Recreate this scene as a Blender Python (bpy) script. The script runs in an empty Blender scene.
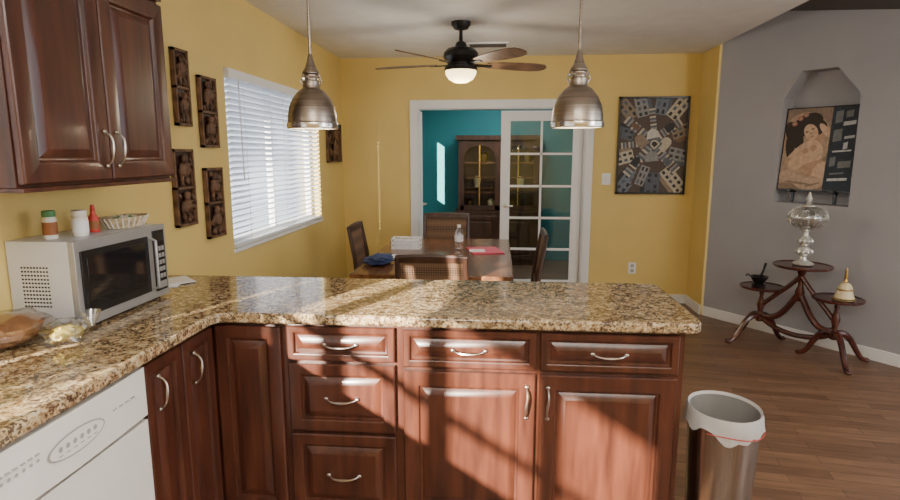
import bpy, bmesh, math, random
from mathutils import Vector, Matrix, noise as mnoise
random.seed(7)
D=bpy.data; C=bpy.context
PI=math.pi
# ---------------------------------------------------------------- materials
def newmat(name):
    m=D.materials.new(name); m.use_nodes=True
    nt=m.node_tree; return m,nt,nt.nodes['Principled BSDF']
def coords(nt,scale=(1,1,1),rot=(0,0,0)):
    tc=nt.nodes.new('ShaderNodeTexCoord'); mp=nt.nodes.new('ShaderNodeMapping')
    mp.inputs['Scale'].default_value=scale; mp.inputs['Rotation'].default_value=rot
    nt.links.new(tc.outputs['Object'],mp.inputs['Vector']); return mp.outputs['Vector']
def ramp(nt,fac,stops,interp='LINEAR'):
    r=nt.nodes.new('ShaderNodeValToRGB'); r.color_ramp.interpolation=interp
    e=r.color_ramp.elements
    while len(e)<len(stops): e.new(.5)
    for i,(p,c) in enumerate(stops):
        e[i].position=p; e[i].color=(*c,1)
    nt.links.new(fac,r.inputs['Fac']); return r.outputs['Color']
def simple(name,c,rough=.5,metal=0,var=.08,scale=8,stretch=(1,1,1),bump=0,c2=None,coat=0,emis=0,bscale=None,spec=None,detail=3):
    m,nt,b=newmat(name)
    v=coords(nt,stretch)
    n=nt.nodes.new('ShaderNodeTexNoise'); n.inputs['Scale'].default_value=scale; n.inputs['Detail'].default_value=detail
    nt.links.new(v,n.inputs['Vector'])
    a=[max(0,x*(1-var)) for x in c]; d=c2 if c2 else [x*(1+var) for x in c]
    col=ramp(nt,n.outputs['Fac'],[(.3,a),(.7,d)])
    nt.links.new(col,b.inputs['Base Color'])
    b.inputs['Roughness'].default_value=rough; b.inputs['Metallic'].default_value=metal
    b.inputs['Coat Weight'].default_value=coat
    if coat: b.inputs['Coat Roughness'].default_value=.15
    if spec is not None: b.inputs['Specular IOR Level'].default_value=spec
    if emis:
        nt.links.new(col,b.inputs['Emission Color']); b.inputs['Emission Strength'].default_value=emis
    if bump:
        n2=nt.nodes.new('ShaderNodeTexNoise'); n2.inputs['Scale'].default_value=bscale or scale*8
        nt.links.new(v,n2.inputs['Vector'])
        bp=nt.nodes.new('ShaderNodeBump'); bp.inputs['Strength'].default_value=bump; bp.inputs['Distance'].default_value=.01
        nt.links.new(n2.outputs['Fac'],bp.inputs['Height']); nt.links.new(bp.outputs['Normal'],b.inputs['Normal'])
    return m
def clear(name,tint=(1,1,1),gloss=.12,rough=.02):
    m,nt,b=newmat(name)
    nt.nodes.remove(b)
    out=[n for n in nt.nodes if n.type=='OUTPUT_MATERIAL'][0]
    t=nt.nodes.new('ShaderNodeBsdfTransparent'); t.inputs[0].default_value=(*tint,1)
    g=nt.nodes.new('ShaderNodeBsdfGlossy'); g.inputs['Roughness'].default_value=rough
    f=nt.nodes.new('ShaderNodeLayerWeight'); f.inputs[0].default_value=.35
    ma=nt.nodes.new('ShaderNodeMath'); ma.operation='MULTIPLY_ADD'; ma.inputs[1].default_value=.6; ma.inputs[2].default_value=gloss
    nt.links.new(f.outputs['Facing'],ma.inputs[0])
    x=nt.nodes.new('ShaderNodeMixShader')
    nt.links.new(ma.outputs[0],x.inputs[0]); nt.links.new(t.outputs[0],x.inputs[1]); nt.links.new(g.outputs[0],x.inputs[2])
    nt.links.new(x.outputs[0],out.inputs[0]); return m
def translucent(name,c,amt=.4,transp=0):
    m,nt,b=newmat(name)
    out=[n for n in nt.nodes if n.type=='OUTPUT_MATERIAL'][0]
    b.inputs['Base Color'].default_value=(*c,1); b.inputs['Roughness'].default_value=.4
    t=nt.nodes.new('ShaderNodeBsdfTranslucent'); t.inputs[0].default_value=(*c,1)
    x=nt.nodes.new('ShaderNodeMixShader'); x.inputs[0].default_value=amt
    nt.links.new(b.outputs[0],x.inputs[1]); nt.links.new(t.outputs[0],x.inputs[2])
    res=x
    if transp:
        tr=nt.nodes.new('ShaderNodeBsdfTransparent'); y=nt.nodes.new('ShaderNodeMixShader'); y.inputs[0].default_value=transp
        nt.links.new(x.outputs[0],y.inputs[1]); nt.links.new(tr.outputs[0],y.inputs[2]); res=y
    nt.links.new(res.outputs[0],out.inputs[0])
    return m

M_yellow=simple('paint_yellow',(.72,.535,.18),.6,var=.03,scale=3,bump=.12,bscale=90)
M_gray=simple('paint_gray',(.36,.355,.375),.6,var=.03,scale=3,bump=.12,bscale=90)
M_dgray=simple('shade_and_slot_gray',(.09,.08,.07),.7,var=.05,scale=3)  # shadow on the raised ceiling put into the colour; also vent slots
M_teal=simple('paint_teal',(.02,.25,.28),.6,var=.04,scale=3)
M_ceil=simple('ceiling_texture_paint',(.78,.76,.72),.8,var=.04,scale=6,bump=.3,bscale=60)
M_white=simple('trim_white',(.80,.80,.80),.4,var=.02)
M_cherry=simple('cherry_wood',(.058,.0165,.009),.34,var=.35,scale=2.2,stretch=(11,11,1.3),c2=(.102,.031,.016),coat=.3,detail=5)
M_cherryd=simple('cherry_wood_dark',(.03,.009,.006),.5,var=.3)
M_nickel=simple('nickel_pull',(.55,.51,.45),.3,1,var=.1)
M_brush=simple('brushed_nickel',(.33,.28,.235),.33,1,var=.25,scale=5,stretch=(1,1,30))
M_brushl=simple('polished_band',(.62,.58,.52),.2,1,var=.1)
M_bronze=simple('dark_bronze',(.022,.02,.02),.4,.6,var=.2)
M_blade=simple('walnut_blade',(.15,.08,.045),.45,var=.35,scale=4,stretch=(3,3,1),c2=(.26,.15,.085))
M_table=simple('table_wood',(.13,.05,.022),.25,var=.3,scale=3,stretch=(8,1,8),c2=(.23,.10,.042),coat=.3)
M_chair=simple('chair_wood',(.045,.02,.012),.4,var=.3,scale=4,stretch=(6,6,1),c2=(.08,.034,.02))
M_china=simple('china_cabinet_wood',(.045,.018,.010),.4,var=.3,scale=4,stretch=(6,6,1),c2=(.09,.035,.018))
M_stand=simple('mahogany',(.05,.010,.007),.25,var=.3,c2=(.10,.022,.014),coat=.4)
M_carve=simple('carved_wood',(.09,.040,.020),.55,var=.5,scale=20,c2=(.22,.11,.055),bump=.5)
M_silver=simple('microwave_silver',(.42,.42,.42),.35,.55,var=.06)
M_silverl=simple('microwave_side',(.62,.64,.68),.4,.2,var=.04)
M_black=simple('black_plastic',(.012,.012,.014),.25,var=.2)
M_blackg=simple('black_glass',(.01,.01,.012),.06,var=.2)
M_cream=simple('appliance_white',(.80,.78,.73),.3,var=.02)
M_creamd=simple('appliance_badge',(.38,.37,.34),.35,var=.05)
M_steel=simple('stainless',(.42,.39,.35),.25,1,var=.12,scale=4,stretch=(40,40,1))
M_steeld=simple('can_interior_shaded',(.10,.09,.085),.5,.3,var=.12)  # darkened steel, shade inside the can put into the colour
M_bag=translucent('bag_rim',(.62,.60,.57),.2,.12)
M_bag2=translucent('bag_inside_shaded',(.42,.40,.37),.15,.45)  # darker copy of the bag, shade inside the can painted in
M_blind=translucent('blind_white',(.88,.90,.94),.5)
M_glass=clear('window_glass',(.93,.97,.97),.05)
M_glassd=clear('door_glass',(.58,.68,.66),.08)
M_crystal=clear('crystal',(.86,.86,.84),.22,.06)
M_plastic=clear('clear_plastic',(.92,.92,.92),.15,.15)
M_cushion=simple('cushion',(.30,.22,.14),.9,var=.2,scale=40)
M_bulb=simple('bulb_glow',(1,.86,.62),.5,var=.01,emis=6)
M_fanlight=simple('fan_light_glass',(1,.78,.38),.5,var=.01,emis=4)
M_bread=simple('bread',(.42,.20,.08),.8,var=.3,scale=25,bump=.4)
M_ylw=simple('snack_yellow',(.60,.48,.12),.6,var=.4,scale=30)
M_red=simple('red_label',(.55,.04,.03),.4,var=.1)
M_green=simple('green_label',(.06,.22,.08),.4,var=.1)
M_spice=simple('spice_brown',(.28,.10,.03),.6,var=.3)
M_jar=simple('jar_white',(.75,.72,.66),.4,var=.05)
M_wick=simple('wicker',(.50,.40,.24),.7,var=.4,scale=60,bump=.4)
M_pink=simple('pink_folder',(.65,.03,.09),.45,var=.05)
M_blue=simple('navy_cloth',(.03,.05,.13),.9,var=.3)
M_paper=simple('paper',(.78,.78,.80),.7,var=.04)
M_gold=simple('gold_brass',(.65,.42,.12),.3,1,var=.15)
M_ivory=simple('ivory',(.72,.60,.36),.4,var=.12,scale=20)
M_pewter=simple('cut_crystal_silver',(.66,.65,.60),.2,.55,var=.3,scale=30)
M_bark=simple('bark',(.1,.07,.05),.9,var=.3)
M_leaf=simple('leaves',(.08,.16,.04),.8,var=.4)

# granite
def granite():
    m,nt,b=newmat('granite')
    v=coords(nt)
    n=nt.nodes.new('ShaderNodeTexNoise'); n.inputs['Scale'].default_value=44; n.inputs['Detail'].default_value=9; n.inputs['Roughness'].default_value=.75; n.inputs['Distortion'].default_value=.3
    nt.links.new(v,n.inputs['Vector'])
    base=ramp(nt,n.outputs['Fac'],[(.35,(.025,.018,.014)),(.415,(.12,.072,.040)),(.475,(.31,.205,.10)),(.54,(.47,.35,.19)),(.64,(.60,.52,.38))])
    w=nt.nodes.new('ShaderNodeTexVoronoi'); w.inputs['Scale'].default_value=150
    nt.links.new(v,w.inputs['Vector'])
    n3=nt.nodes.new('ShaderNodeTexNoise'); n3.inputs['Scale'].default_value=13; n3.inputs['Detail'].default_value=6; n3.inputs['Roughness'].default_value=.65
    nt.links.new(v,n3.inputs['Vector'])
    sp=nt.nodes.new('ShaderNodeSeparateColor'); nt.links.new(w.outputs['Color'],sp.inputs[0])
    ad=nt.nodes.new('ShaderNodeMath'); ad.operation='MULTIPLY_ADD'; nt.links.new(n3.outputs['Fac'],ad.inputs[0]); ad.inputs[1].default_value=1.8; nt.links.new(sp.outputs[0],ad.inputs[2])
    sc=nt.nodes.new('ShaderNodeMath'); sc.operation='MULTIPLY'; sc.inputs[1].default_value=.88; nt.links.new(ad.outputs[0],sc.inputs[0])
    mask=ramp(nt,sc.outputs[0],[(.0,(.8,.8,.8)),(.97,(.8,.8,.8)),(1.0,(0,0,0))])
    mx=nt.nodes.new('ShaderNodeMix'); mx.data_type='RGBA'
    nt.links.new(mask,mx.inputs['Factor']); nt.links.new(base,mx.inputs[6]); mx.inputs[7].default_value=(.05,.033,.025,1)
    nt.links.new(mx.outputs[2],b.inputs['Base Color']); b.inputs['Roughness'].default_value=.09
    b.inputs['Specular IOR Level'].default_value=.75
    return m
M_granite=granite()
def planks():
    m,nt,b=newmat('laminate_floor')
    v=coords(nt,(1,1,1),(0,0,math.radians(8)))
    br=nt.nodes.new('ShaderNodeTexBrick'); nt.links.new(v,br.inputs['Vector'])
    br.inputs['Scale'].default_value=1; br.inputs['Brick Width'].default_value=.55; br.inputs['Row Height'].default_value=.075
    br.inputs['Mortar Size'].default_value=.0015; br.inputs['Color1'].default_value=(.23,.125,.07,1); br.inputs['Color2'].default_value=(.145,.075,.042,1)
    br.inputs['Mortar'].default_value=(.06,.03,.017,1); br.inputs['Bias'].default_value=-.1; br.offset=.37
    n=nt.nodes.new('ShaderNodeTexNoise'); n.inputs['Scale'].default_value=5; n.inputs['Detail'].default_value=5
    mp=nt.nodes.new('ShaderNodeMapping'); mp.inputs['Scale'].default_value=(1,14,1); nt.links.new(v,mp.inputs[0]); nt.links.new(mp.outputs[0],n.inputs['Vector'])
    g=ramp(nt,n.outputs['Fac'],[(.3,(.7,.7,.7)),(.7,(1.2,1.2,1.2))])
    mx=nt.nodes.new('ShaderNodeMix'); mx.data_type='RGBA'; mx.blend_type='MULTIPLY'; mx.inputs['Factor'].default_value=1
    nt.links.new(br.outputs['Color'],mx.inputs[6]); nt.links.new(g,mx.inputs[7])
    nt.links.new(mx.outputs[2],b.inputs['Base Color']); b.inputs['Roughness'].default_value=.38
    return m
M_floor=planks()
def cane():
    m,nt,b=newmat('cane_weave')
    v=coords(nt); w=nt.nodes.new('ShaderNodeTexVoronoi'); w.inputs['Scale'].default_value=70; w.inputs['Randomness'].default_value=0
    nt.links.new(v,w.inputs['Vector'])
    c=ramp(nt,w.outputs['Distance'],[(.30,(.02,.012,.008)),(.48,(.17,.09,.045))])
    nt.links.new(c,b.inputs['Base Color']); b.inputs['Roughness'].default_value=.7; return m
M_cane=cane()
def flat(name,c): return simple('art_'+name,c,.6,var=.18,scale=35)

# ---------------------------------------------------------------- builder
def frame_from(d,up=Vector((0,0,1))):
    d=d.normalized()
    if abs(d.dot(up))>.95: up=Vector((1,0,0))
    a=d.cross(up).normalized(); return a,a.cross(d).normalized()
class B:
    def __init__(s,name,M=None):
        s.name=name; s.bm=bmesh.new(); s.mats=[]; s.M=M or Matrix()
    def mi(s,m):
        if m not in s.mats: s.mats.append(m)
        return s.mats.index(m)
    def add(s,vs,fs,m,M=None):
        T=s.M@(M or Matrix()); k=s.mi(m)
        v=[s.bm.verts.new(T@Vector(p)) for p in vs]
        for f in fs:
            try:
                x=s.bm.faces.new([v[i] for i in f]); x.material_index=k; x.smooth=True
            except ValueError: pass
    def box(s,x0,x1,y0,y1,z0,z1,m,M=None):
        vs=[(x,y,z) for z in (z0,z1) for y in (y0,y1) for x in (x0,x1)]
        s.add(vs,[(0,2,3,1),(4,5,7,6),(0,1,5,4),(2,6,7,3),(0,4,6,2),(1,3,7,5)],m,M)
    def poly(s,pts,m,M=None): s.add(pts,[tuple(range(len(pts)))],m,M)
    def prism(s,pts,z0,z1,m,M=None):
        n=len(pts)
        vs=[(p[0],p[1],z0) for p in pts]+[(p[0],p[1],z1) for p in pts]
        s.add(vs,[tuple(range(n))[::-1],tuple(range(n,2*n))]+[(i,(i+1)%n,n+(i+1)%n,n+i) for i in range(n)],m,M)
    def lathe(s,prof,c,m,seg=28,M=None,sx=1,sy=1,cap=True):
        vs=[];fs=[]
        for r,z in prof:
            r=max(r,1e-4)
            for i in range(seg):
                a=2*PI*i/seg; vs.append((c[0]+r*math.cos(a)*sx,c[1]+r*math.sin(a)*sy,c[2]+z))
        for j in range(len(prof)-1):
            for i in range(seg):
                k=(i+1)%seg; fs.append((j*seg+i,j*seg+k,(j+1)*seg+k,(j+1)*seg+i))
        if cap:
            fs.append(tuple(range(seg))[::-1]); fs.append(tuple((len(prof)-1)*seg+i for i in range(seg)))
        s.add(vs,fs,m,M)
    def tube(s,pts,r,m,seg=8,M=None):
        pts=[Vector(p) for p in pts]; n=len(pts)
        rs=r if isinstance(r,(list,tuple)) else [r]*n
        vs=[];fs=[];pa=None
        for j,p in enumerate(pts):
            d=(pts[min(j+1,n-1)]-pts[max(j-1,0)]).normalized()
            if pa is None: a,b=frame_from(d)
            else:
                a=(pa-d*pa.dot(d)).normalized(); b=a.cross(d)
            pa=a
            for i in range(seg):
                t=2*PI*i/seg; vs.append(p+(a*math.cos(t)+b*math.sin(t))*rs[j])
        for j in range(n-1):
            for i in range(seg):
                k=(i+1)%seg; fs.append((j*seg+i,j*seg+k,(j+1)*seg+k,(j+1)*seg+i))
        fs.append(tuple(range(seg))[::-1]); fs.append(tuple((n-1)*seg+i for i in range(seg)))
        s.add(vs,fs,m,M)
    def panel(s,w,h,m,M,rail=.05,t=.022,drawer=False):
        r=rail
        prof=[(0,0),(0,t-.004),(.004,t),(r-.005,t),(r,t-.003),(r+.004,t-.012),(r+.011,t-.014),(r+.015,t-.012),(r+.036,t-.001),(r+.039,t-.001)]
        vs=[];fs=[]
        for i,o in prof:
            vs+=[(i,-o,i),(w-i,-o,i),(w-i,-o,h-i),(i,-o,h-i)]
        for j in range(len(prof)-1):
            for i in range(4):
                k=(i+1)%4; fs.append((j*4+i,j*4+k,(j+1)*4+k,(j+1)*4+i))
        e=(len(prof)-1)*4; fs.append((e,e+1,e+2,e+3)); fs.append((3,2,1,0))
        s.add(vs,fs,m,M)
    def ell(s,cx,cz,rx,rz,y,m,rot=0,M=None,n=20):
        pts=[]
        for i in range(n):
            a=2*PI*i/n; x=rx*math.cos(a); z=rz*math.sin(a)
            pts.append((cx+x*math.cos(rot)-z*math.sin(rot),y,cz+x*math.sin(rot)+z*math.cos(rot)))
        s.poly(pts,m,M)
    def blob(s,c,rad,m,amp=.2,freq=3,sub=3,seed=0,M=None):
        t=bmesh.new(); bmesh.ops.create_icosphere(t,subdivisions=sub,radius=1)
        vs=[]
        for v in t.verts:
            p=v.co.copy(); k=1+amp*mnoise.noise(p*freq+Vector((seed,seed*2,0)))
            vs.append((c[0]+p.x*rad[0]*k,c[1]+p.y*rad[1]*k,c[2]+p.z*rad[2]*k))
        t.verts.index_update()
        fs=[tuple(v.index for v in f.verts) for f in t.faces]; t.free()
        s.add(vs,fs,m,M)
    def done(s,bevel=0,ang=.6,recalc=True,zmin=None):
        bm=s.bm
        if recalc: bmesh.ops.recalc_face_normals(bm,faces=bm.faces[:])
        if zmin is not None:
            lo_=min(v.co.z for v in bm.verts)
            bmesh.ops.translate(bm,verts=bm.verts[:],vec=(0,0,zmin-lo_))
        xs=[v.co for v in bm.verts]
        lo=Vector((min(v.x for v in xs),min(v.y for v in xs),min(v.z for v in xs)))
        hi=Vector((max(v.x for v in xs),max(v.y for v in xs),max(v.z for v in xs)))
        c=Vector(((lo.x+hi.x)/2,(lo.y+hi.y)/2,lo.z))
        bmesh.ops.translate(bm,verts=bm.verts[:],vec=-c)
        me=D.meshes.new(s.name); bm.to_mesh(me); bm.free()
        for m in s.mats: me.materials.append(m)
        me.set_sharp_from_angle(angle=ang)
        o=D.objects.new(s.name,me); o.location=c; C.collection.objects.link(o)
        if bevel:
            b=o.modifiers.new('bevel','BEVEL'); b.width=bevel; b.segments=2; b.limit_method='ANGLE'; b.angle_limit=.7
        return o
def T(x,y,z,rz=0): return Matrix.Translation((x,y,z))@Matrix.Rotation(rz,4,'Z')
def simplebox(name,x0,x1,y0,y1,z0,z1,m,bevel=0):
    b=B(name); b.box(x0,x1,y0,y1,z0,z1,m); return b.done(bevel)

XL=-1.61; YB=5.87; ZC=2.46; XR=1.93
# ---------------------------------------------------------------- shell
simplebox('floor',-1.76,6,-3.4,8.3,-.1,0,M_floor)
simplebox('ceiling',-1.76,XR,-3.4,8.3,ZC,2.72,M_ceil)
b=B('ceiling')
b.poly([(XR,5.6,2.655),(2.25,5.6,2.655),(2.95,4.2,2.42),(3.3,2.6,2.48),(XR,2.6,2.64)],M_dgray)  # raised ceiling, its shade painted in as dark gray
b.box(XR,6,-3.4,6,2.72,2.8,M_ceil)
b.done()
simplebox('ceiling',XR,6,-3.4,2.6,2.64,2.7,M_ceil)
b=B('wall_left')
b.box(-1.76,XL,-3.4,-3.0,0,ZC,M_yellow); b.box(-1.76,XL,-3.0,1.2,0,1.05,M_yellow); b.box(-1.76,XL,-3.0,.42,1.95,ZC,M_yellow); b.box(-1.76,XL,.42,1.2,2.3,ZC,M_yellow)
b.box(-1.76,XL,1.2,3.33,0,ZC,M_yellow); b.box(-1.76,XL,3.33,5.08,0,.93,M_yellow); b.box(-1.76,XL,3.33,5.08,2.01,ZC,M_yellow)
b.box(-1.76,XL,5.08,5.93,0,ZC,M_yellow); b.done()
simplebox('wall_rear',-1.76,6,-3.5,-3.4,0,2.7,M_yellow)
b=B('wall_back')
DX0,DX1,DZ=-.826,.855,1.966
b.box(XL,DX0,YB,6.0,0,ZC,M_yellow); b.box(DX1,XR+.1,YB,6.0,0,ZC,M_yellow); b.box(DX0,DX1,YB,6.0,DZ,ZC,M_yellow); b.done()
b=B('wall_return'); b.box(XR,XR+.1,5.44,YB,0,2.72,M_yellow); b.done()
# teal room
b=B('wall_teal_room')
b.box(-1.35,1.93,8.2,8.3,0,ZC,M_teal); b.box(1.83,1.93,6.0,8.2,0,ZC,M_teal)
b.box(-1.30,-1.25,6.0,7.08,0,ZC,M_teal); b.box(-1.30,-1.25,7.40,8.2,0,ZC,M_teal); b.box(-1.30,-1.25,7.08,7.40,0,1.10,M_teal); b.box(-1.30,-1.25,7.08,7.40,1.95,ZC,M_teal)  # unseen opening, added so the sun draws a strip on the teal wall
b.done()
# angled gray wall with niche
dx,dy=.589,-.808
MG=Matrix(((dx,-dy,0,1.95),(dy,dx,0,5.43),(0,0,1,0),(0,0,0,1)))
H=2.72; L=2.1
b=B('wall_gray',MG)
def q(x0,x1,z0,z1): b.poly([(x0,0,z0),(x1,0,z0),(x1,0,z1),(x0,0,z1)],M_gray)
a0,a1,c0,c1=.575,1.135,.70,.96; NZ=1.115
q(0,a0,0,H); q(a1,L,0,H); q(a0,a1,0,NZ)
b.poly([(a0,0,1.95),(c0,0,2.15),(c0,0,H),(a0,0,H)],M_gray); b.poly([(c0,0,2.15),(c1,0,2.15),(c1,0,H),(c0,0,H)],M_gray); b.poly([(c1,0,2.15),(a1,0,1.95),(a1,0,H),(c1,0,H)],M_gray)
out=[(a0,NZ),(a1,NZ),(a1,1.95),(c1,2.15),(c0,2.15),(a0,1.95)]
for i in range(6):
    p,r=out[i],out[(i+1)%6]; b.poly([(p[0],0,p[1]),(r[0],0,r[1]),(r[0],.16,r[1]),(p[0],.16,p[1])],M_gray)
b.poly([(p[0],.16,p[1]) for p in out],M_gray)
b.done()
# baseboards
b=B('baseboard_back'); b.box(.94,XR,YB-.015,YB,0,.09,M_white); b.box(XL,-.91,YB-.015,YB,0,.09,M_white); b.done(.003)
b=B('baseboard_gray',MG); b.box(.0,L,-.015,0,0,.09,M_white); b.done(.003)
b=B('baseboard_return'); b.box(XR-.015,XR,5.44,YB-.015,0,.09,M_white); b.done(.003)
# door trim
b=B('trim_door_casing')
b.box(DX0-.08,DX0,YB-.02,YB,0,DZ+.08,M_white); b.box(DX1,DX1+.08,YB-.02,YB,0,DZ+.08,M_white); b.box(DX0,DX1,YB-.02,YB,DZ,DZ+.08,M_white)
b.box(DX0-.005,DX0+.012,YB,6.0,0,DZ,M_white); b.box(DX1-.012,DX1+.005,YB,6.0,0,DZ,M_white); b.box(DX0,DX1,YB,6.0,DZ-.012,DZ+.005,M_white); b.done(.004)
def leaf(name,M,w=.82,h=1.94,knob=True):
    b=B(name,M); s=.095
    b.box(0,s,0,.04,.01,h,M_white); b.box(w-s,w,0,.04,.01,h,M_white); b.box(s,w-s,0,.04,h-.10,h,M_white); b.box(s,w-s,0,.04,.01,.2,M_white)
    b.box(w/2-.011,w/2+.011,.006,.034,.2,h-.1,M_white)
    n=5; z0=.2; z1=h-.1
    for i in range(1,n):
        z=z0+(z1-z0)*i/n; b.box(s,w-s,.006,.034,z-.011,z+.011,M_white)
    b.poly([(s,.02,z0),(w-s,.02,z0),(w-s,.02,z1),(s,.02,z1)],M_glassd)
    b.tube([(.05,-.02,.98),(.05,.0,.98)],.018,M_nickel); b.tube([(.05,-.04,.98),(.13,-.045,.98)],.008,M_nickel); b.tube([(.05,-.04,.98),(.05,0,.98)],.008,M_nickel)
    return b.done()
leaf('door_1',T(.018,5.93,0))
leaf('door_2',T(-.80,6.01,0,math.radians(101)))

# ---------------------------------------------------------------- left window
b=B('window_1')
for (y0,y1,z0,z1) in [(3.33,3.37,.93,2.01),(5.04,5.08,.93,2.01),(3.37,5.04,.93,.97),(3.37,5.04,1.97,2.01),(4.19,4.22,.97,1.97)]:
    b.box(-1.74,-1.69,y0,y1,z0,z1,M_white)
b.poly([(-1.715,3.35,.95),(-1.715,5.06,.95),(-1.715,5.06,1.99),(-1.715,3.35,1.99)],M_glass)
b.box(XL-.14,XL+.012,3.32,5.09,.905,.93,M_white)
b.done(.003)
b=B('window_blind')
b.box(-1.645,-1.585,3.34,5.07,1.95,2.005,M_white); b.box(-1.64,-1.60,3.345,5.065,.935,.955,M_white)
n=27
for i in range(n):
    z=.975+(1.935-.975)*i/(n-1); MM=Matrix.Translation((-1.62,0,z))@Matrix.Rotation(math.radians(-26),4,'Y')
    b.box(-.024,.024,3.35,5.06,-.0013,.0013,M_blind,MM)
for y in (3.55,4.2,4.85): b.tube([(-1.594,y,.95),(-1.594,y,1.96)],.0015,M_white,5)
b.tube([(-1.58,3.45,1.96),(-1.575,3.45,1.35)],.004,M_white,6)
b.done()
b=B('window_2')
for y in [-3.0,-2.1,-1.2,-.35,.4,1.15]: b.box(-1.74,-1.66,y,y+.045,1.05,1.95 if y<.4 else 2.3,M_white)
b.box(-1.74,-1.66,-3,1.2,1.05,1.07,M_white); b.box(-1.74,-1.66,-3,.42,1.91,1.95,M_white); b.box(-1.74,-1.66,.42,1.2,2.26,2.3,M_white); b.box(-1.71,-1.68,-3,.42,1.49,1.52,M_white)
for y in (.10,.27,.56,.66,.84,.92,1.04): b.box(-1.71,-1.68,y,y+.04+.02*(y>.8),1.07,1.95 if y<.4 else 2.3,M_white)  # unseen slats, added to split the sun into streaks on the counter
b.done()
b=B('shadow_caster_tree')  # unseen, added so its branches cast diagonal shadows indoors
b.tube([(-5.3,-5.6,-.05),(-5.2,-5.4,1.5),(-5.1,-5.2,4.6)],[.14,.12,.07],M_bark)
for (p,r) in [((-5.2,-5.4,2.4),(-2.6,-2.0,2.75)),((-5.1,-5.2,3.4),(-2.9,-1.0,3.4)),((-3.2,-2.9,2.55),(-2.1,-.7,1.65)),((-3.6,-3.4,2.55),(-2.3,-1.6,1.45))]:
    b.tube([p,((p[0]+r[0])/2,(p[1]+r[1])/2,(p[2]+r[2])/2+.12),r],[.045,.035,.018],M_bark)
for i in range(12):
    b.blob((-5.1+random.uniform(-.6,.5),-5.2+random.uniform(-.9,.9),4.5+random.uniform(-.2,.8)),(.35,.35,.25),M_leaf,.5,3,2,i)
b.done()

# ---------------------------------------------------------------- kitchen base
b=B('base_cabinet')
b.box(-1.605,-1.09,-3.2,.955,.1,.878,M_cherry); b.box(-1.605,-1.09,1.565,2.398,.1,.878,M_cherry)
b.box(-1.09,.672,2.02,2.398,.1,.878,M_cherry)
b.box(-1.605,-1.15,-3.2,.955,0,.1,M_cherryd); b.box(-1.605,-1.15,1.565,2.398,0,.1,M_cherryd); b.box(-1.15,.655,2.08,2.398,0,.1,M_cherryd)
F=lambda x,z:T(x,2.021,z)
def pull(bb,M,L=.11,vert=False):
    n=11; pts=[];rs=[]
    for i in range(n):
        t=-1+2*i/(n-1); o=.026*(1-t**4); 
        p=(t*L/2,-o-.002,-.006*(1-t*t)) if not vert else (.003*math.sin(t*PI),-o-.002,t*L/2)
        pts.append(p); rs.append(.0034+.0022*math.exp(-(t*3)**2))
    bb.tube(pts,rs,M_nickel,8,M)
    for t in (-1,1):
        c=(t*L/2,-.004,0) if not vert else (0,-.004,t*L/2)
        bb.blob(c,(.009,.005,.007),M_nickel,0,1,2,0,M)
b.panel(.255,.755,M_cherry,F(-1.068,.108))
for z0,z1 in [(.735,.868),(.452,.722),(.108,.438)]:
    b.panel(.41,z1-z0,M_cherry,F(-.787,z0),rail=.026 if z1-z0<.2 else .045)
    pull(b,T(-.582,1.999,(z0+z1)/2),.12)
for x0 in (-.345,.160):
    b.panel(.49,.143,M_cherry,F(x0,.722),rail=.026); pull(b,T(x0+.245,1.999,.793),.12)
    b.panel(.49,.598,M_cherry,F(x0,.108),rail=.058)
pull(b,T(.113,1.998,.60),.12,True); pull(b,T(.190,1.998,.60),.12,True)
G=lambda y,z:T(-1.091,y,z,PI/2)
b.panel(.205,.755,M_cherry,G(1.572,.108),rail=.042); b.panel(.205,.755,M_cherry,G(1.783,.108),rail=.042)
pull(b,T(-1.068,1.63,.755,PI/2),.11,True); pull(b,T(-1.068,1.845,.755,PI/2),.11,True)
for i in range(5): b.panel(.8,.755,M_cherry,G(-3.18+i*.825,.108),rail=.05)
b.done()
# pony wall
simplebox('wall_peninsula',-1.61,.685,2.40,2.50,0,.878,M_yellow)
# counter top
def arc(cx,cy,r,a0,a1,n=6): return [(cx+r*math.cos(math.radians(a0+(a1-a0)*i/n)),cy+r*math.sin(math.radians(a0+(a1-a0)*i/n))) for i in range(n+1)]
pts=[(-1.608,-3.2),(-1.047,-3.2)]+[(-1.047,1.94),(-1.035,1.968),(-1.007,1.98)]+arc(.725-.05,1.98+.05,.05,-90,0)+arc(.675,2.57,.05,0,90)+[(-1.608,2.62)]
b=B('granite_countertop'); b.prism(pts,.88,.92,M_granite); b.done(.008)
# dishwasher
b=B('dishwasher')
b.box(-1.6,-1.092,.962,1.558,.1,.872,M_cream)
b.box(-1.092,-1.064,.962,1.558,.11,.70,M_cream)
b.box(-1.095,-1.080,.965,1.555,.698,.717,M_black)  # black strip standing in for shade in the gap below the panel
b.prism([(-1.092,.962),(-1.062,.962),(-1.056,1.1),(-1.053,1.26),(-1.056,1.42),(-1.062,1.558),(-1.092,1.558)],.715,.868,M_cream)
b.box(-1.15,-1.095,.97,1.55,0,.1,M_black)
MD=T(-1.0535,1.26,.79,PI/2)
b.ell(0,0,.10,.032,-.002,M_creamd,0,MD); b.ell(0,0,.094,.028,-.003,M_cream,0,MD)
for i in range(6): b.ell(-.06+i*.024,.004,.007,.007,-.004,M_creamd,0,MD); b.box(-.066+i*.024,-.054+i*.024,-.0045,-.003,-.014,-.011,M_creamd,MD)
for i in range(6): b.box(-.23+i*.02,-.218+i*.02,.0018-.0035,.004,.025,.029,M_creamd,MD); b.ell(-.224+i*.02,.012,.005,.004,-.0006,M_creamd,0,MD)
for i in range(4): b.box(.14+i*.026,.155+i*.026,-.0005,.004,.01,.014,M_creamd,MD)
b.done(.003)
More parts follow.
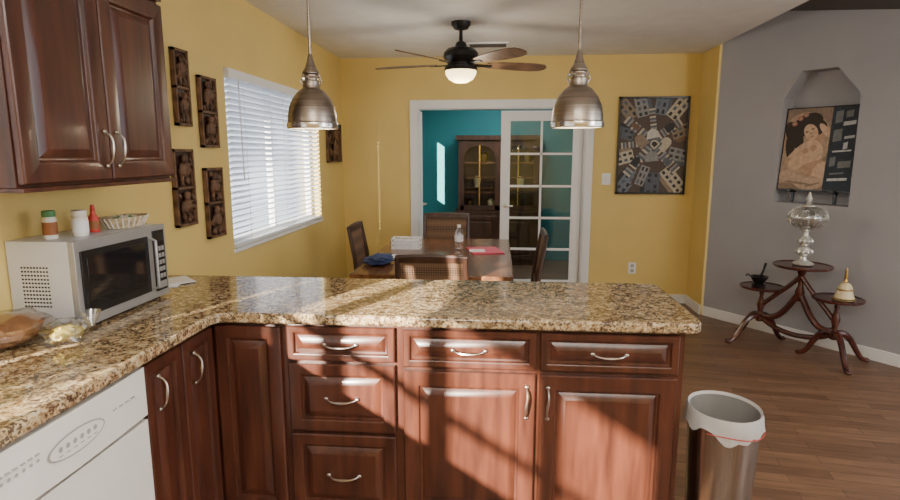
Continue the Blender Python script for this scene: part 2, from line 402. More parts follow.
# upper cabinet
b=B('upper_cabinet')
b.box(-1.605,-1.30,1.445,2.178,1.41,2.07,M_cherry)
b.panel(.358,.635,M_cherry,T(-1.299,1.45,1.42,PI/2),rail=.06); b.panel(.358,.635,M_cherry,T(-1.299,1.814,1.42,PI/2),rail=.06)
pull(b,T(-1.276,1.782,1.52,PI/2),.11,True); pull(b,T(-1.276,1.840,1.52,PI/2),.11,True)
for i,(o,z0,z1) in enumerate([(.0,2.07,2.085),(.018,2.085,2.11),(.035,2.11,2.14),(.05,2.14,2.155)]):
    b.box(-1.605,-1.28+o,1.445-o,2.178+o,z0,z1,M_cherry)
b.box(-1.605,-1.275,1.440,2.183,1.398,1.41,M_cherry)
b.done(.002)
# microwave
b=B('microwave')
x0,x1,y0,y1,z0,z1=-1.605,-1.39,1.71,2.22,.932,1.222
b.box(x0,x1,y0,y1,z0,z1,M_silverl)
b.box(x1,x1+.022,y0,y1,z0,z1,M_silver)
MW=T(x1+.022,y0,z0,PI/2)
b.box(.022,.385,-.006,0,.035,.255,M_black,MW); b.box(.045,.362,-.008,-.0055,.06,.235,M_blackg,MW)
b.box(.42,.495,-.004,0,.025,.27,M_black,MW); b.box(.43,.486,-.006,-.003,.225,.258,M_blackg,MW)
for i in range(5):
    for j in range(3): b.box(.430+j*.020,.445+j*.020,-.007,-.004,.075+i*.028,.093+i*.028,M_silver,MW)
b.box(.43,.486,-.008,-.003,.035,.062,M_silver,MW)
b.tube([(.403,-.003,.04),(.403,-.025,.05),(.403,-.025,.235),(.403,-.003,.245)],.006,M_silver,8,MW)
for i in range(11):
    for j in range(9): b.box(x0+.045+j*.011,x0+.052+j*.011,y0-.001,y0+.001,z0+.07+i*.013,z0+.076+i*.013,M_black)
for (x,y) in [(x0+.03,y0+.04),(x1-.01,y0+.04),(x0+.03,y1-.04),(x1-.01,y1-.04)]: b.lathe([(.012,-.0115),(.014,0)],(x,y,z0),M_black,12)
b.done(.004)
def jar(name,x,y,z,r,h,mb,mc,lab=None):
    b=B(name); b.lathe([(r*.9,0),(r,.005),(r,h*.7),(r*.85,h*.76),(r*.85,h*.78)],(x,y,z),mb,20)
    b.lathe([(r*.92,h*.78),(r*.95,h*.8),(r*.95,h*.98),(r*.85,h)],(x,y,z),mc,20)
    if lab: b.lathe([(r+.0008,h*.15),(r+.0008,h*.6)],(x,y,z),lab,20,cap=False)
    b.done()
zt=1.2225
jar('spice_jar',-1.495,1.775,zt,.021,.095,M_jar,M_green,M_spice)
jar('spice_jar',-1.445,1.85,zt,.025,.09,M_jar,M_jar,M_paper)
b=B('sauce_bottle'); b.lathe([(.018,0),(.020,.01),(.019,.05),(.009,.068),(.008,.08),(.009,.082),(.006,.10)],(-1.47,1.95,zt),M_red,16)
b.lathe([(.0205,.012),(.0205,.042)],(-1.47,1.95,zt),M_spice,16,cap=False); b.done()
b=B('wicker_basket'); bc=(-1.455,2.10)
b.lathe([(.045,.0),(.052,.004),(.050,.002),(.0,.003)],(bc[0],bc[1],zt),M_wick,24,sx=.9,sy=1.5)
for j in range(6):
    rr=.054+.0035*j
    b.tube([(bc[0]+(rr+.0015*math.cos(k*PI/2+j*PI))*math.cos(k*PI/18)*.9,bc[1]+(rr+.0015)*math.sin(k*PI/18)*1.5,zt+.005+.007*j) for k in range(37)],.0042,M_wick,6)
for k in range(24):
    a=k*PI/12; b.tube([(bc[0]+.056*math.cos(a)*.9,bc[1]+.056*math.sin(a)*1.5,zt+.003),(bc[0]+.076*math.cos(a)*.9,bc[1]+.076*math.sin(a)*1.5,zt+.042)],.003,M_jar,5)
for k in range(12):
    a=k*PI/6; b.blob((bc[0]+.03*math.cos(a)*.9,bc[1]+.03*math.sin(a)*1.5,zt+.035),(.014,.016,.010),M_green if k%3==0 else M_jar,.3,3,1,k)
b.done()
b=B('bread_bag'); b.blob((-1.49,1.56,.978),(.085,.105,.048),M_bread,.15,2); b.blob((-1.485,1.56,.982),(.095,.12,.052),M_plastic,.25,4,3,3); b.done(zmin=.9205)
b=B('snack_bag'); b.blob((-1.33,1.60,.945),(.04,.05,.022),M_ylw,.4,3); b.blob((-1.33,1.60,.952),(.06,.075,.036),M_plastic,.5,4,3,5)
b.lathe([(.008,0),(.03,.05)],(-1.27,1.63,.955),M_plastic,12,cap=False); b.done(zmin=.9205)
b=B('napkin'); 
for i in range(2):
    M=T(-1.50+.02*i,2.42+.05*i,.9205+.004*i,.3+.5*i); b.box(-.06,.06,-.08,.08,0,.003,M_paper,M)
b.done()

# ---------------------------------------------------------------- trash can
b=B('trash_can'); c=(.838,2.05,0); ex,ey=1.0,1.12
b.lathe([(.100,0),(.103,.012),(.122,.57),(.123,.58),(.1215,.58)],c,M_steel,40,sx=ex,sy=ey,cap=False)
b.lathe([(.1205,.575),(.118,.56),(.10,.02),(.0,.02)],c,M_steeld,40,sx=ex,sy=ey,cap=False)
seg=56
prof=[(.0,.24,0),(.07,.24,0),(.092,.30,.3),(.108,.50,.4),(.116,.582,.2),(.123,.592,.2),(.127,.578,.5),(.130,.548,1.0),(.131,.515,1.8)]
rings=[]
for j,(r,z,w) in enumerate(prof):
    R=[]
    for i in range(seg):
        a=2*PI*i/seg; k=.004*w*mnoise.noise(Vector((math.cos(a)*3,math.sin(a)*3,j*.3)))+.0014*w*math.sin(a*16+j*.5)
        zz=z+(.045*mnoise.noise(Vector((math.cos(a)*2.5,math.sin(a)*2.5,5))) if j==8 else 0)
        R.append((c[0]+(max(r,.001)+k)*math.cos(a)*ex,c[1]+(max(r,.001)+k)*math.sin(a)*ey,zz))
    rings.append(R)
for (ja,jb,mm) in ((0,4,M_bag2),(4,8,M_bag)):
    vs=[p for R in rings[ja:jb+1] for p in R]; fs=[]
    for j in range(jb-ja):
        for i in range(seg): k=(i+1)%seg; fs.append((j*seg+i,j*seg+k,(j+1)*seg+k,(j+1)*seg+i))
    b.add(vs,fs,mm)
b.tube([(c[0]+.1335*math.cos(a)*ex,c[1]+.1335*math.sin(a)*ey,.53+.006*math.sin(a*3+1)) for a in [x*PI/16-PI*.75 for x in range(13)]],.0018,M_red,6)
b.done(ang=1.2)

# ---------------------------------------------------------------- pendants
def pendant(x,y,zb):
    b=B('pendant_light')
    p=[(.100,0),(.103,.004),(.103,.022),(.100,.026),(.099,.05),(.093,.085),(.078,.12),(.055,.148),(.036,.162),(.034,.17),(.034,.19),(.026,.195),(.026,.215),(.034,.22),(.034,.225),(.022,.245),(.014,.27),(.010,.29),(.005,.30)]
    b.lathe(p,(x,y,zb),M_brush,40,cap=False)
    b.lathe([(.1035,.003),(.1045,.012),(.1035,.022)],(x,y,zb),M_brushl,40,cap=False)
    b.lathe([(.097,.002),(.095,.05),(.088,.085),(.07,.12),(.03,.155)],(x,y,zb),M_cream,40,cap=False)
    for z in (.205,): b.lathe([(.038,z-.004),(.040,z),(.038,z+.004)],(x,y,zb),M_brushl,24)
    for s in (-1,1): b.tube([(x+s*.03,y,zb+.165),(x+s*.044,y,zb+.19),(x+s*.03,y,zb+.225)],.0035,M_brush)
    b.tube([(x,y,zb+.28),(x,y,ZC)],.006,M_brush,10)
    b.lathe([(.06,-.025),(.062,-.02),(.062,0)],(x,y,ZC),M_brush,24)
    b.blob((x,y,zb+.05),(.03,.03,.04),M_bulb,0,1,2)
    b.done()
pendant(-.768,2.35,1.606); pendant(.307,2.35,1.606)

# ---------------------------------------------------------------- ceiling fan
fx,fy=-.291,4.379
b=B('ceiling_fan')
b.lathe([(.012,-.06),(.05,-.05),(.07,-.02),(.072,0)],(fx,fy,ZC),M_bronze,28)
b.tube([(fx,fy,ZC-.05),(fx,fy,2.30)],.013,M_bronze,12)
b.lathe([(.02,.11),(.035,.10),(.045,.07),(.10,.055),(.125,.03),(.13,0),(.115,-.03),(.10,-.045),(.10,-.07),(.12,-.075),(.122,-.10)],(fx,fy,2.215),M_bronze,36)
b.lathe([(.115,-.10),(.113,-.125),(.09,-.16),(.05,-.182),(.0,-.188)],(fx,fy,2.215),M_fanlight,32)
yaw=math.radians(4.85)
for k in range(5):
    a=math.radians(17+72*k)+yaw
    M=T(fx,fy,2.158,a)@Matrix.Rotation(math.radians(-13),4,'X')
    b.box(.10,.24,-.018,.018,-.004,.004,M_bronze,M)
    o=[(.20,-.045),(.30,-.066),(.45,-.078),(.58,-.078),(.66,-.060),(.69,-.02),(.69,.02),(.66,.055),(.58,.070),(.45,.066),(.30,.055),(.20,.04)]
    b.prism(o,.002,.009,M_blade,M)
b.done()
b=B('ceiling_vent'); b.box(-.29,.07,5.15,5.33,ZC-.012,ZC,M_white)
for i in range(7): b.box(-.27,.05,5.168+i*.022,5.176+i*.022,ZC-.016,ZC-.011,M_dgray)
b.done()

# ---------------------------------------------------------------- wall decor left
def carving(y0,y1,z0,z1,seed):
    random.seed(seed); b=B('wood_carving'); x=XL+.004; w=y1-y0; h=z1-z0
    b.box(x,x+.006,y0+.006,y1-.006,z0+.006,z1-.006,M_cherryd)
    f=.014
    for q_ in [(y0,y0+f,z0,z1),(y1-f,y1,z0,z1),(y0,y1,z0,z0+f),(y0,y1,z1-f,z1),(y0,y1,(z0+z1)/2-.006,(z0+z1)/2+.006)]: b.box(x,x+.022,*q_,M_carve)
    for s in range(2):
        zc=z0+h*(.26+.48*s); yc=(y0+y1)/2
        b.blob((x+.022,yc,zc+h*.13),(.016,w*.13,w*.14),M_carve,.2,3,2,seed)
        b.blob((x+.022,yc,zc),(.018,w*.2,h*.11),M_carve,.35,3,2,seed+1)
        b.tube([(x+.018,yc-w*.15,zc+h*.06),(x+.025,yc-w*.3,zc-h*.02),(x+.018,yc-w*.2,zc-h*.09)],.008,M_carve,6)
        b.tube([(x+.018,yc+w*.15,zc+h*.06),(x+.025,yc+w*.32,zc+h*.06),(x+.018,yc+w*.3,zc+h*.14)],.008,M_carve,6)
        for t in (-1,1): b.tube([(x+.015,yc+t*w*.08,zc-h*.09),(x+.02,yc+t*w*.18,zc-h*.15),(x+.015,yc+t*w*.1,zc-h*.2)],.009,M_carve,6)
        for i in range(7): b.blob((x+.018,y0+w*random.uniform(.15,.85),zc+h*random.uniform(-.2,.2)),(.012,w*.07,w*.09),M_carve,.4,3,1,i)
    b.done()
carving(2.765,2.90,1.645,2.02,1); carving(3.0,3.18,1.54,1.92,2); carving(2.70,2.885,1.14,1.53,3); carving(3.0,3.19,1.04,1.43,4); carving(5.28,5.74,1.43,1.80,5)

# ---------------------------------------------------------------- switch / outlet
b=B('light_switch'); b.box(1.03,1.115,YB-.006,YB,1.205,1.32,M_white); b.box(1.062,1.083,YB-.012,YB-.005,1.245,1.28,M_cream); b.done(.002)
b=B('power_outlet'); b.box(1.337,1.411,YB-.006,YB,.30,.415,M_white); b.box(1.357,1.391,YB-.009,YB-.005,.315,.35,M_creamd); b.box(1.357,1.391,YB-.009,YB-.005,.365,.40,M_creamd); b.done(.002)

# ---------------------------------------------------------------- painting (impossible architecture print)
b=B('framed_painting')
px0,px1,pz0,pz1=1.165,1.835,1.115,2.06; yf=YB-.03
f=.018
for q_ in [(px0,px0+f,pz0,pz1),(px1-f,px1,pz0,pz1),(px0,px1,pz0,pz0+f),(px0,px1,pz1-f,pz1)]: b.box(q_[0],q_[1],yf-.004,YB-.001,q_[2],q_[3],M_black)
P={n:flat(n,c) for n,c in [('cream',(.46,.41,.32)),('tan',(.24,.18,.125)),('brown',(.075,.052,.04)),('slate',(.085,.10,.125)),('grey',(.24,.24,.24)),('white',(.54,.53,.49)),('dark',(.02,.02,.024)),('rust',(.16,.09,.052)),('blue',(.14,.17,.21))]}
b.poly([(px0,yf+.012,pz0),(px1,yf+.012,pz0),(px1,yf+.012,pz1),(px0,yf+.012,pz1)],P['brown'])
def clip(poly,a,b_,c_):   # keep a*x+b*z<=c
    o=[]
    for i in range(len(poly)):
        p,q2=poly[i],poly[(i+1)%len(poly)]
        dp=a*p[0]+b_*p[1]-c_; dq=a*q2[0]+b_*q2[1]-c_
        if dp<=0: o.append(p)
        if dp*dq<0:
            t=dp/(dp-dq); o.append((p[0]+(q2[0]-p[0])*t,p[1]+(q2[1]-p[1])*t))
    return o
ly=[.0115]
def art(poly,m):
    for (a,b_,c_) in [(1,0,px1-f),(-1,0,-(px0+f)),(0,1,pz1-f),(0,-1,-(pz0+f))]:
        if len(poly)>=3: poly=clip(poly,a,b_,c_)
    if len(poly)<3: return
    ly[0]-=.00002; b.poly([(x,yf+ly[0],z) for x,z in poly],P[m])
cx,cz=(px0+px1)/2,(pz0+pz1)/2+.02
def rq(cx_,cz_,w_,h_,rot):
    c_,s_=math.cos(rot),math.sin(rot)
    return [(cx_+x*c_-z*s_,cz_+x*s_+z*c_) for x,z in ((-w_/2,-h_/2),(w_/2,-h_/2),(w_/2,h_/2),(-w_/2,h_/2))]
def archp(cx_,cz_,w_,h_,rot):
    c_,s_=math.cos(rot),math.sin(rot)
    pts=[(-w_/2,-h_/2),(w_/2,-h_/2)]+[(w_/2*math.cos(t*PI/8),h_/2-w_/2+w_/2*math.sin(t*PI/8)) for t in range(9)]
    return [(cx_+x*c_-z*s_,cz_+x*s_+z*c_) for x,z in pts]
random.seed(23)
def building(x,z,w_,h_,rot,c1_,c2_):
    art(rq(x,z,w_,h_,rot),c1_)
    c_,s_=math.cos(rot),math.sin(rot)
    tr=lambda u,v:(x+u*c_-v*s_,z+u*s_+v*c_)
    art([tr(w_/2,-h_/2),tr(w_*.8,-h_/2+.03),tr(w_*.8,h_/2+.03),tr(w_/2,h_/2)],c2_)
    n=max(1,int(h_/.055))
    for i in range(n):
        for j in (-1,1):
            u,v=j*w_*.22,-h_/2+h_*(i+.5)/n
            p=tr(u,v); art(archp(p[0],p[1],w_*.22,h_/n*.62,rot),'dark' if (i+j)%3 else 'slate')
for (u,v,w_,h_,rot,c1_,c2_) in [(-.27,.36,.12,.26,.7,'tan','brown'),(-.12,.38,.12,.22,.25,'grey','slate'),(.07,.39,.12,.2,-.15,'blue','slate'),(.24,.36,.13,.26,-.65,'cream','brown'),
    (-.29,.12,.11,.22,1.3,'slate','dark'),(.29,.14,.12,.22,-1.25,'tan','rust'),(-.28,-.13,.12,.22,1.85,'cream','tan'),(.28,-.10,.12,.24,-1.8,'grey','slate'),
    (-.22,-.35,.13,.26,2.5,'blue','dark'),(.22,-.34,.13,.28,-2.45,'cream','tan'),(.02,-.38,.14,.22,3.1,'slate','dark'),(-.08,-.30,.09,.2,2.8,'grey','brown')]:
    building(cx+u,cz+v-.01,w_,h_,rot,c1_,c2_)
def stairs(x0_,z0_,x1_,z1_,w_,n):
    d=Vector((x1_-x0_,z1_-z0_)); rot=math.atan2(d.y,d.x)
    for i in range(n):
        t=(i+.5)/n; art(rq(x0_+d.x*t,z0_+d.y*t,d.length/n*.98,w_,rot),('white','slate','tan','brown')[i%4] if i%2 else ('cream','grey')[i//2%2])
stairs(cx-.26,cz+.24,cx+.05,cz-.02,.085,18); stairs(cx+.26,cz+.22,cx-.02,cz+.02,.08,18); stairs(cx-.24,cz-.30,cx+.02,cz+.02,.085,18); stairs(cx+.25,cz-.26,cx,cz,.09,18)
stairs(cx-.02,cz+.34,cx+.02,cz+.05,.06,16); stairs(cx-.30,cz-.02,cx-.05,cz+.01,.06,14)
for (u,v,w_,h_,rot,c_) in [(-.11,.03,.10,.13,.7,'tan'),(.12,.0,.10,.14,-.7,'cream'),(0,-.12,.13,.10,.1,'grey'),(0,.10,.12,.09,.2,'white'),(.02,0,.11,.11,.8,'slate'),(.02,0,.08,.08,.8,'cream'),(.02,0,.045,.05,.8,'dark'),(-.15,-.17,.07,.10,-.6,'dark'),(.16,.16,.07,.10,-.9,'dark'),(-.17,.17,.05,.08,.9,'rust'),(.15,-.17,.06,.09,.8,'slate')]:
    art(archp(cx+u,cz+v,w_,h_,rot),c_)
b.done(recalc=False)

# niche artwork, resting on a small easel on the ledge
MA=MG@Matrix.Translation((.853,.015,NZ+.105))@Matrix.Rotation(math.radians(-5),4,'X')
b=B('framed_poster',MA)
w,h=.274,.655
b.box(-w,w,0,.012,0,h,M_black)
for s in (-1,1):
    b.box(s*.16-.012,s*.16+.012,-.03,.06,-.015,-.001,M_black); b.box(s*.16-.01,s*.16+.01,.03,.05,-.095,-.012,M_black)
    b.box(s*.16-.012,s*.16+.012,-.03,-.02,-.001,.012,M_black)
A={n:flat('n_'+n,c) for n,c in dict(bg=(.24,.17,.12),bg2=(.40,.28,.19),skin=(.60,.41,.28),skin2=(.46,.29,.19),hair=(.03,.018,.012),fl=(.36,.16,.11),cloth=(.48,.34,.24),navy=(.02,.03,.045),wh=(.5,.52,.52),gr=(.16,.17,.17)).items()}
xs_=.075
b.poly([(-w+.008,-.0005,.008),(xs_,-.0005,.008),(xs_,-.0005,h-.008),(-w+.008,-.0005,h-.008)],A['bg'])
b.poly([(xs_+.004,-.0005,.008),(w-.008,-.0005,.008),(w-.008,-.0005,h-.008),(xs_+.004,-.0005,h-.008)],A['navy'])
y=[-.001]
def E(cx,cz,rx,rz,m,rot=0):
    y[0]-=.0001
    poly=[(cx+rx*math.cos(t)*math.cos(rot)-rz*math.sin(t)*math.sin(rot),cz+rx*math.cos(t)*math.sin(rot)+rz*math.sin(t)*math.cos(rot)) for t in [2*PI*i/22 for i in range(22)]]
    for (a,b_,c_) in [(1,0,xs_),(-1,0,w-.008),(0,1,h-.008),(0,-1,-.008)]:
        if len(poly)>=3: poly=clip(poly,a,b_,c_)
    if len(poly)>=3: b.poly([(px,y[0],pz) for px,pz in poly],A[m])
E(-.10,.40,.19,.22,'bg2',.3); E(-.20,.16,.10,.16,'bg2',.2)
E(-.10,.52,.12,.085,'hair',.45); E(-.19,.44,.06,.12,'hair',.5); E(-.02,.50,.07,.06,'hair',-.3); E(-.21,.33,.035,.10,'hair',.2)
for (u,v,r_) in [(-.16,.57,.022),(-.12,.595,.020),(-.20,.53,.022)]: E(u,v,r_,r_*.85,'fl'); E(u,v,r_*.4,r_*.35,'bg2')
E(-.045,.385,.03,.055,'skin2',.5); E(-.065,.46,.05,.068,'skin',.55)
E(-.095,.462,.012,.0045,'hair',.5); E(-.055,.485,.012,.0045,'hair',.5); E(-.066,.452,.007,.015,'skin2',.55); E(-.050,.425,.015,.006,'fl',.5)
E(.015,.40,.026,.11,'skin2',-.5); E(.04,.47,.024,.07,'skin',.7)
E(-.05,.30,.095,.10,'skin',-.45); E(-.155,.30,.028,.12,'skin',-.75); E(-.20,.235,.045,.024,'skin2',.3)
E(-.03,.335,.026,.026,'skin2'); E(-.09,.315,.026,.026,'skin2')
E(-.10,.20,.11,.085,'skin',-.3); E(-.02,.17,.12,.06,'skin2',.35); E(.03,.13,.05,.10,'skin',-.3); E(-.15,.10,.13,.06,'cloth',-.15); E(-.02,.06,.11,.05,'cloth',.1)
E(-.07,.125,.10,.012,'bg2',-.25); E(-.12,.06,.10,.01,'bg',-.1); E(.0,.05,.06,.008,'bg',.3); E(-.20,.03,.07,.03,'bg')
for (a_,c_,ww,hh,mm) in [(.10,.52,.05,.09,'gr'),(.16,.50,.085,.03,'wh'),(.17,.56,.05,.05,'gr'),(.10,.38,.06,.09,'gr'),(.18,.40,.07,.02,'wh'),(.11,.30,.13,.012,'wh'),(.10,.19,.04,.07,'gr'),(.16,.18,.09,.05,'gr'),(.10,.08,.14,.02,'wh'),(.18,.32,.03,.05,'wh'),(.11,.13,.10,.012,'gr')]:
    b.poly([(a_,-.0012,c_),(a_+ww,-.0012,c_+.01),(a_+ww,-.0012,c_+hh+.01),(a_,-.0012,c_+hh)],A[mm])
b.done(recalc=False)

# ---------------------------------------------------------------- tiered stand
MS=Matrix(((dx,-dy,0,2.295),(dy,dx,0,4.435),(0,0,1,0),(0,0,0,1)))
b=B('tiered_side_table',MS)
def tier(x,y,z,r):
    b.lathe([(.0,-.02),(r*.9,-.018),(r*.98,-.012),(r,-.004),(r,.004),(r*.96,.006),(r*.93,0),(0,0)],(x,y,z),M_stand,36)
tier(0,0,.68,.20); tier(-.29,0,.46,.165); tier(.265,0,.48,.165)
def ped(x,z0,z1):
    h=z1-z0
    b.lathe([(.018,0),(.028,.02*h),(.03,.1*h),(.016,.2*h),(.02,.35*h),(.03,.5*h),(.022,.62*h),(.012,.75*h),(.018,.82*h),(.014,.9*h),(.035,h)],(x,0,z0),M_stand,16)
ped(-.29,.17,.45); ped(.265,.17,.47)
b.lathe([(.012,.40),(.03,.43),(.034,.47),(.02,.52),(.014,.58),(.025,.61),(.04,.665)],(0,0,0),M_stand,16)
def bez(p0,p1,p2,p3,n=14):
    p=[Vector(v) for v in (p0,p1,p2,p3)]
    return [p[0]*(1-t)**3+p[1]*3*t*(1-t)**2+p[2]*3*t*t*(1-t)+p[3]*t**3 for t in [i/n for i in range(n+1)]]
def leg(x,tx,ty):
    pts=bez((x,0,.21),(x+(tx-x)*.55,ty*.55,.27),(x+(tx-x)*.65,ty*.65,.02),(tx,ty,.018))
    b.tube(pts,[.026-.009*i/14 for i in range(15)],M_stand,8); b.blob((tx,ty,.018),(.026,.020,.018),M_stand,0,1,2)
leg(-.29,-.383,-.25); leg(-.29,-.52,.10); leg(-.29,-.20,.20)
leg(.265,.459,-.18); leg(.265,.402,.21); leg(.265,.05,-.03)
for s,x in ((-1,-.29),(1,.265)):
    b.tube(bez((x,0,.24),(x*.45,0,.16),(x*.2,0,.40),(0,0,.46)),.024,M_stand,8)
    b.tube(bez((x,0,.30),(x*.62,0,.42),(x*.25,0,.50),(0,0,.60)),.018,M_stand,8)
b.tube(bez((-.29,0,.22),(-.15,0,.10),(.12,0,.10),(.265,0,.22)),.020,M_stand,8)
b.done()
# crystal urn
b=B('crystal_urn',MS); z=.6865
b.lathe([(.07,0),(.075,.008),(.06,.02),(.03,.035),(.022,.06),(.045,.08),(.055,.10),(.045,.125),(.02,.14),(.035,.155),(.05,.18),(.04,.205),(.02,.22),(.018,.24),(.04,.262),(.05,.27)],(0,0,z),M_pewter,28)
for i in range(10):
    a=i*PI/5; b.blob((.052*math.cos(a),.052*math.sin(a),z+.10),(.012,.012,.02),M_pewter,0,1,1); b.blob((.047*math.cos(a),.047*math.sin(a),z+.18),(.01,.01,.016),M_pewter,0,1,1)
b.lathe([(.04,.27),(.09,.285),(.125,.32),(.132,.355),(.122,.39),(.09,.425),(.05,.44)],(0,0,z),M_crystal,36,cap=False)
for i in range(18):
    a=i*PI/9; b.tube([((r+.001)*math.cos(a),(r+.001)*math.sin(a),z+zz) for r,zz in [(.05,.272),(.09,.285),(.125,.32),(.132,.355),(.122,.39),(.09,.425),(.05,.44)]],.0018,M_pewter,5)
b.lathe([(.133,.35),(.136,.355),(.133,.36)],(0,0,z),M_pewter,36,cap=False)
b.lathe([(.05,.438),(.05,.445),(.02,.455),(.012,.47),(.022,.49),(.016,.51),(.004,.545)],(0,0,z),M_pewter,20)
b.done()
b=B('hand_bell',MS); z=.4865
b.lathe([(.068,0),(.07,.01),(.058,.03),(.05,.06),(.045,.09),(.03,.115),(.01,.125)],(.315,-.03,z),M_ivory,28)
b.lathe([(.069,.004),(.0725,.010),(.066,.016)],(.315,-.03,z),M_gold,28,cap=False); b.lathe([(.049,.07),(.051,.075),(.048,.08)],(.315,-.03,z),M_gold,28,cap=False)
b.lathe([(.012,.12),(.016,.13),(.008,.15),(.013,.17),(.007,.19),(.010,.20),(.003,.23)],(.315,-.03,z),M_gold,16); b.done()
b=B('mortar_and_pestle',MS); z=.4665
b.lathe([(.05,0),(.052,.01),(.03,.02),(.045,.035),(.062,.06),(.066,.075),(.06,.075),(.045,.045),(0,.03)],(-.31,-.02,z),M_black,24)
b.tube([(-.31,-.02,z+.04),(-.285,-.01,z+.13),(-.278,0,z+.185)],[.013,.007,.010],M_black,10)
b.tube([(-.375,-.02,z+.06),(-.41,-.02,z+.075),(-.42,-.02,z+.06)],.006,M_black,8); b.done()

# ---------------------------------------------------------------- dining
b=B('dining_table')
tx0,tx1,ty0,ty1=-.93,.10,3.45,5.05
b.box(tx0,tx1,ty0,ty1,.725,.76,M_table); b.box(tx0+.08,tx1-.08,ty0+.08,ty1-.08,.64,.725,M_table)
for x in (tx0+.09,tx1-.09):
    for y_ in (ty0+.09,ty1-.09):
        b.lathe([(.022,0),(.03,.03),(.024,.08),(.035,.3),(.042,.5),(.03,.58),(.04,.6),(.04,.66)],(x,y_,0),M_table,16)
b.done(.005)
def chair(x,y,rz,H=.95):
    b=B('dining_chair',T(x,y,0,rz)); w=.215
    b.box(-w+.015,w-.015,-.19,.22,.40,.44,M_chair); b.blob((0,.015,.455),(.19,.19,.028),M_cushion,.03,2)
    for s in (-1,1):
        b.tube([(s*(w-.02),.19,0),(s*(w-.02),.19,.42)],[.014,.02],M_chair)
        b.tube([(s*(w-.02),-.24,0),(s*(w-.018),-.20,.25),(s*(w-.015),-.19,.45),(s*(w-.012),-.215,.7),(s*(w-.012),-.26,H-.01)],[.015,.018,.02,.018,.015],M_chair)
        b.tube([(s*(w-.02),.19,.2),(s*(w-.02),-.21,.2)],.010,M_chair)
    MB=Matrix.Translation((0,-.195,.5))@Matrix.Rotation(math.radians(8.3),4,'X')
    hh=H-.5
    b.box(-w+.01,w-.01,-.012,.012,hh-.035,hh,M_chair,MB); b.box(-w+.02,w-.02,-.01,.01,.06,.10,M_chair,MB)
    b.poly([(-w+.02,0,.10),(w-.02,0,.10),(w-.02,0,hh-.03),(-w+.02,0,hh-.03)],M_cane,MB)
    b.tube([(-w+.003,0,hh-.006),(-.1,0,hh+.001),(0,0,hh+.003),(.1,0,hh+.001),(w-.003,0,hh-.006)],.013,M_chair,8,MB)
    b.done()
chair(-.39,3.53,0,.915); chair(-.48,5.03,PI,.96); chair(-.90,4.52,-PI/2,.95); chair(.08,4.18,PI/2,.95)
zt=.7605
b=B('napkin_basket'); bx,by=-.73,4.49
for s in range(5): b.box(bx-.11+.055*s-.004,bx-.11+.055*s+.004,by-.062,by-.056,zt,zt+.085,M_white); b.box(bx-.11+.055*s-.004,bx-.11+.055*s+.004,by+.056,by+.062,zt,zt+.085,M_white)
for zz in (0,.038,.077):
    b.box(bx-.115,bx+.115,by-.063,by-.055,zt+zz,zt+zz+.008,M_white); b.box(bx-.115,bx+.115,by+.055,by+.063,zt+zz,zt+zz+.008,M_white)
    b.box(bx-.115,bx-.107,by-.06,by+.06,zt+zz,zt+zz+.008,M_white); b.box(bx+.107,bx+.115,by-.06,by+.06,zt+zz,zt+zz+.008,M_white)
b.box(bx-.1,bx+.1,by-.05,by+.05,zt,zt+.07,M_paper); b.done()
b=B('water_bottle'); b.lathe([(.03,0),(.034,.01),(.034,.05),(.032,.06),(.034,.07),(.034,.13),(.025,.16),(.013,.175),(.013,.182)],(-.305,4.43,zt),M_plastic,24)
b.lathe([(.0345,.07),(.0345,.12)],(-.305,4.43,zt),M_paper,24,cap=False); b.lathe([(.015,.18),(.015,.2)],(-.305,4.43,zt),M_white,16); b.done()
b=B('folder'); b.box(-.12,.12,-.15,.15,0,.008,M_pink,T(-.10,4.40,zt,.25)); b.box(-.10,.02,-.06,.06,.0085,.011,M_paper,T(-.12,4.36,zt,.1)); b.done(.001)
b=B('folded_clothes'); b.blob((-.82,3.82,zt+.022),(.10,.15,.022),M_blue,.3,3,3,1); b.blob((-.80,3.80,zt+.045),(.08,.12,.018),M_blue,.5,4,3,4); b.box(-.09,.09,-.1,.1,.0,.003,M_paper,T(-.80,4.02,zt+.001,.4)); b.done(zmin=zt+.001)

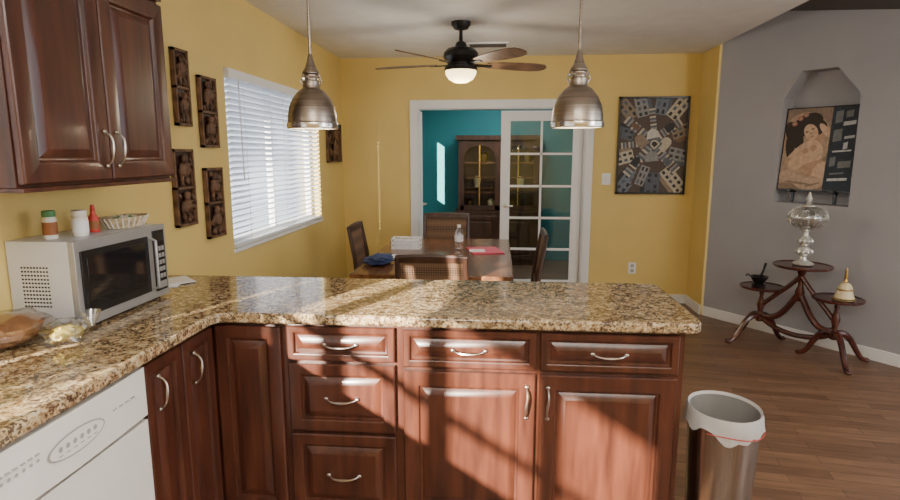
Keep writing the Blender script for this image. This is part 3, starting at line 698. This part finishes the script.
# ---------------------------------------------------------------- china cabinet
b=B('china_cabinet'); cx0,cx1,cy0,cy1,ch=-.55,.55,7.80,8.19,1.70
b.box(cx0-.03,cx1+.03,cy0-.03,cy1,0,.72,M_china); b.box(cx0-.04,cx1+.04,cy0-.04,cy1,.72,.75,M_china)
b.box(cx0,cx0+.03,cy0,cy1,.75,ch,M_china); b.box(cx1-.03,cx1,cy0,cy1,.75,ch,M_china); b.box(cx0,cx1,cy1-.02,cy1,.75,ch,M_china)
b.box(cx0-.03,cx1+.03,cy0-.03,cy1,ch,ch+.06,M_china)
for z in (1.05,1.38): b.box(cx0+.03,cx1-.03,cy0+.04,cy1-.02,z,z+.012,M_table)
for k in range(2):
    xa=cx0+.03+k*.52; xb=xa+.52
    b.box(xa,xa+.05,cy0,cy0+.02,.76,ch-.01,M_china); b.box(xb-.05,xb,cy0,cy0+.02,.76,ch-.01,M_china); b.box(xa,xb,cy0,cy0+.02,.76,.82,M_china)
    n=10; xm=(xa+xb)/2; r=(xb-xa)/2-.05
    for i in range(n):
        a0_=PI*i/n; a1_=PI*(i+1)/n; P_=[(xm+r*math.cos(a0_),1.46+r*.8*math.sin(a0_)),(xm+r*math.cos(a1_),1.46+r*.8*math.sin(a1_))]
        b.poly([(P_[0][0],cy0,P_[0][1]),(P_[1][0],cy0,P_[1][1]),(P_[1][0],cy0,ch-.01),(P_[0][0],cy0,ch-.01)],M_china)
    b.box(xm-.008,xm+.008,cy0+.002,cy0+.014,.8,ch-.06,M_gold)
    for z in (1.0,1.2,1.4): b.box(xa+.05,xb-.05,cy0+.002,cy0+.014,z-.006,z+.006,M_table)
    b.poly([(xa+.04,cy0+.01,.8),(xb-.04,cy0+.01,.8),(xb-.04,cy0+.01,ch-.03),(xa+.04,cy0+.01,ch-.03)],M_glass)
    b.panel(.48,.6,M_china,T(xa+.02,cy0-.031,.08),rail=.06)
for i in range(9):
    z=[.75,1.062,1.392][i%3]; b.lathe([(.03,0),(.045,.05),(.05,.12),(.02,.15)],(cx0+.15+.1*i,cy0+.2,z),M_ivory if i%2 else M_gold,14)
b.done()

# ---------------------------------------------------------------- lights
w=D.worlds.new('World'); C.scene.world=w; w.use_nodes=True
bg=w.node_tree.nodes['Background']; bg.inputs[0].default_value=(.84,.90,1,1); bg.inputs[1].default_value=2.6
def lamp(name,kind,loc,e,col=(1,1,1),size=1,sy=None,rot=(0,0,0)):
    l=D.lights.new(name,kind); l.energy=e; l.color=col
    if kind=='AREA':
        l.size=size
        if sy: l.shape='RECTANGLE'; l.size_y=sy
    elif kind=='SUN': l.angle=math.radians(.8)
    else: l.shadow_soft_size=size
    o=D.objects.new(name,l); o.location=loc; o.rotation_euler=rot; C.collection.objects.link(o); return o
sun=lamp('sun','SUN',(-5,-5,6),38,(1,.89,.74))
sd=Vector((math.sin(math.radians(25)),math.cos(math.radians(25)),-.272)).normalized()
sun.rotation_euler=sd.to_track_quat('-Z','Y').to_euler()
b=B('added_fill_housing'); b.box(-.62,.62,-.25,.25,ZC-.08,ZC,M_white); b.done(.01)  # unseen housing, added to go with the fill light below it
lamp('kitchen_fill_light','AREA',(0,0,ZC-.09),45,(1,.95,.87),1.2,.45)  # added fill light above the camera, brightens the kitchen
b=B('added_uplight_stand')  # unseen stand, added to hold the upward fill
b.lathe([(.14,0),(.14,.02),(.02,.04),(.015,1.55),(.03,1.57),(.20,1.67),(.21,1.68),(.19,1.68),(.03,1.59)],(.9,-.9,0),M_bronze,28,cap=False); b.done()
lamp('ceiling_uplight_fill','AREA',(.9,-.9,1.66),150,(1,.96,.90),.3,.3,(PI,0,0))  # added fill aimed upward to brighten the ceiling
lamp('pendant_bulb','POINT',(-.768,2.35,1.63),3,(1,.8,.55),.03)
lamp('pendant_bulb','POINT',(.307,2.35,1.63),3,(1,.8,.55),.03)
lamp('fan_bulb','POINT',(fx,fy,1.93),15,(1,.88,.68),.14)
lamp('teal_room_fill','AREA',(.2,7.0,ZC-.03),28,(.95,.97,1),.8,.8)  # unseen fill, added to light the teal room
lamp('living_side_fill','POINT',(3.6,.6,1.9),130,(1,.98,.95),.5)  # unseen fill, added to brighten the gray wall side
# ---------------------------------------------------------------- camera
cam=D.cameras.new('camera'); co=D.objects.new('camera',cam); C.collection.objects.link(co)
co.location=(0,0,1.5); co.rotation_euler=(math.radians(90-9.46),0,math.radians(4.85))
cam.sensor_width=36; cam.lens=570/900*36; cam.clip_start=.05
C.scene.camera=co
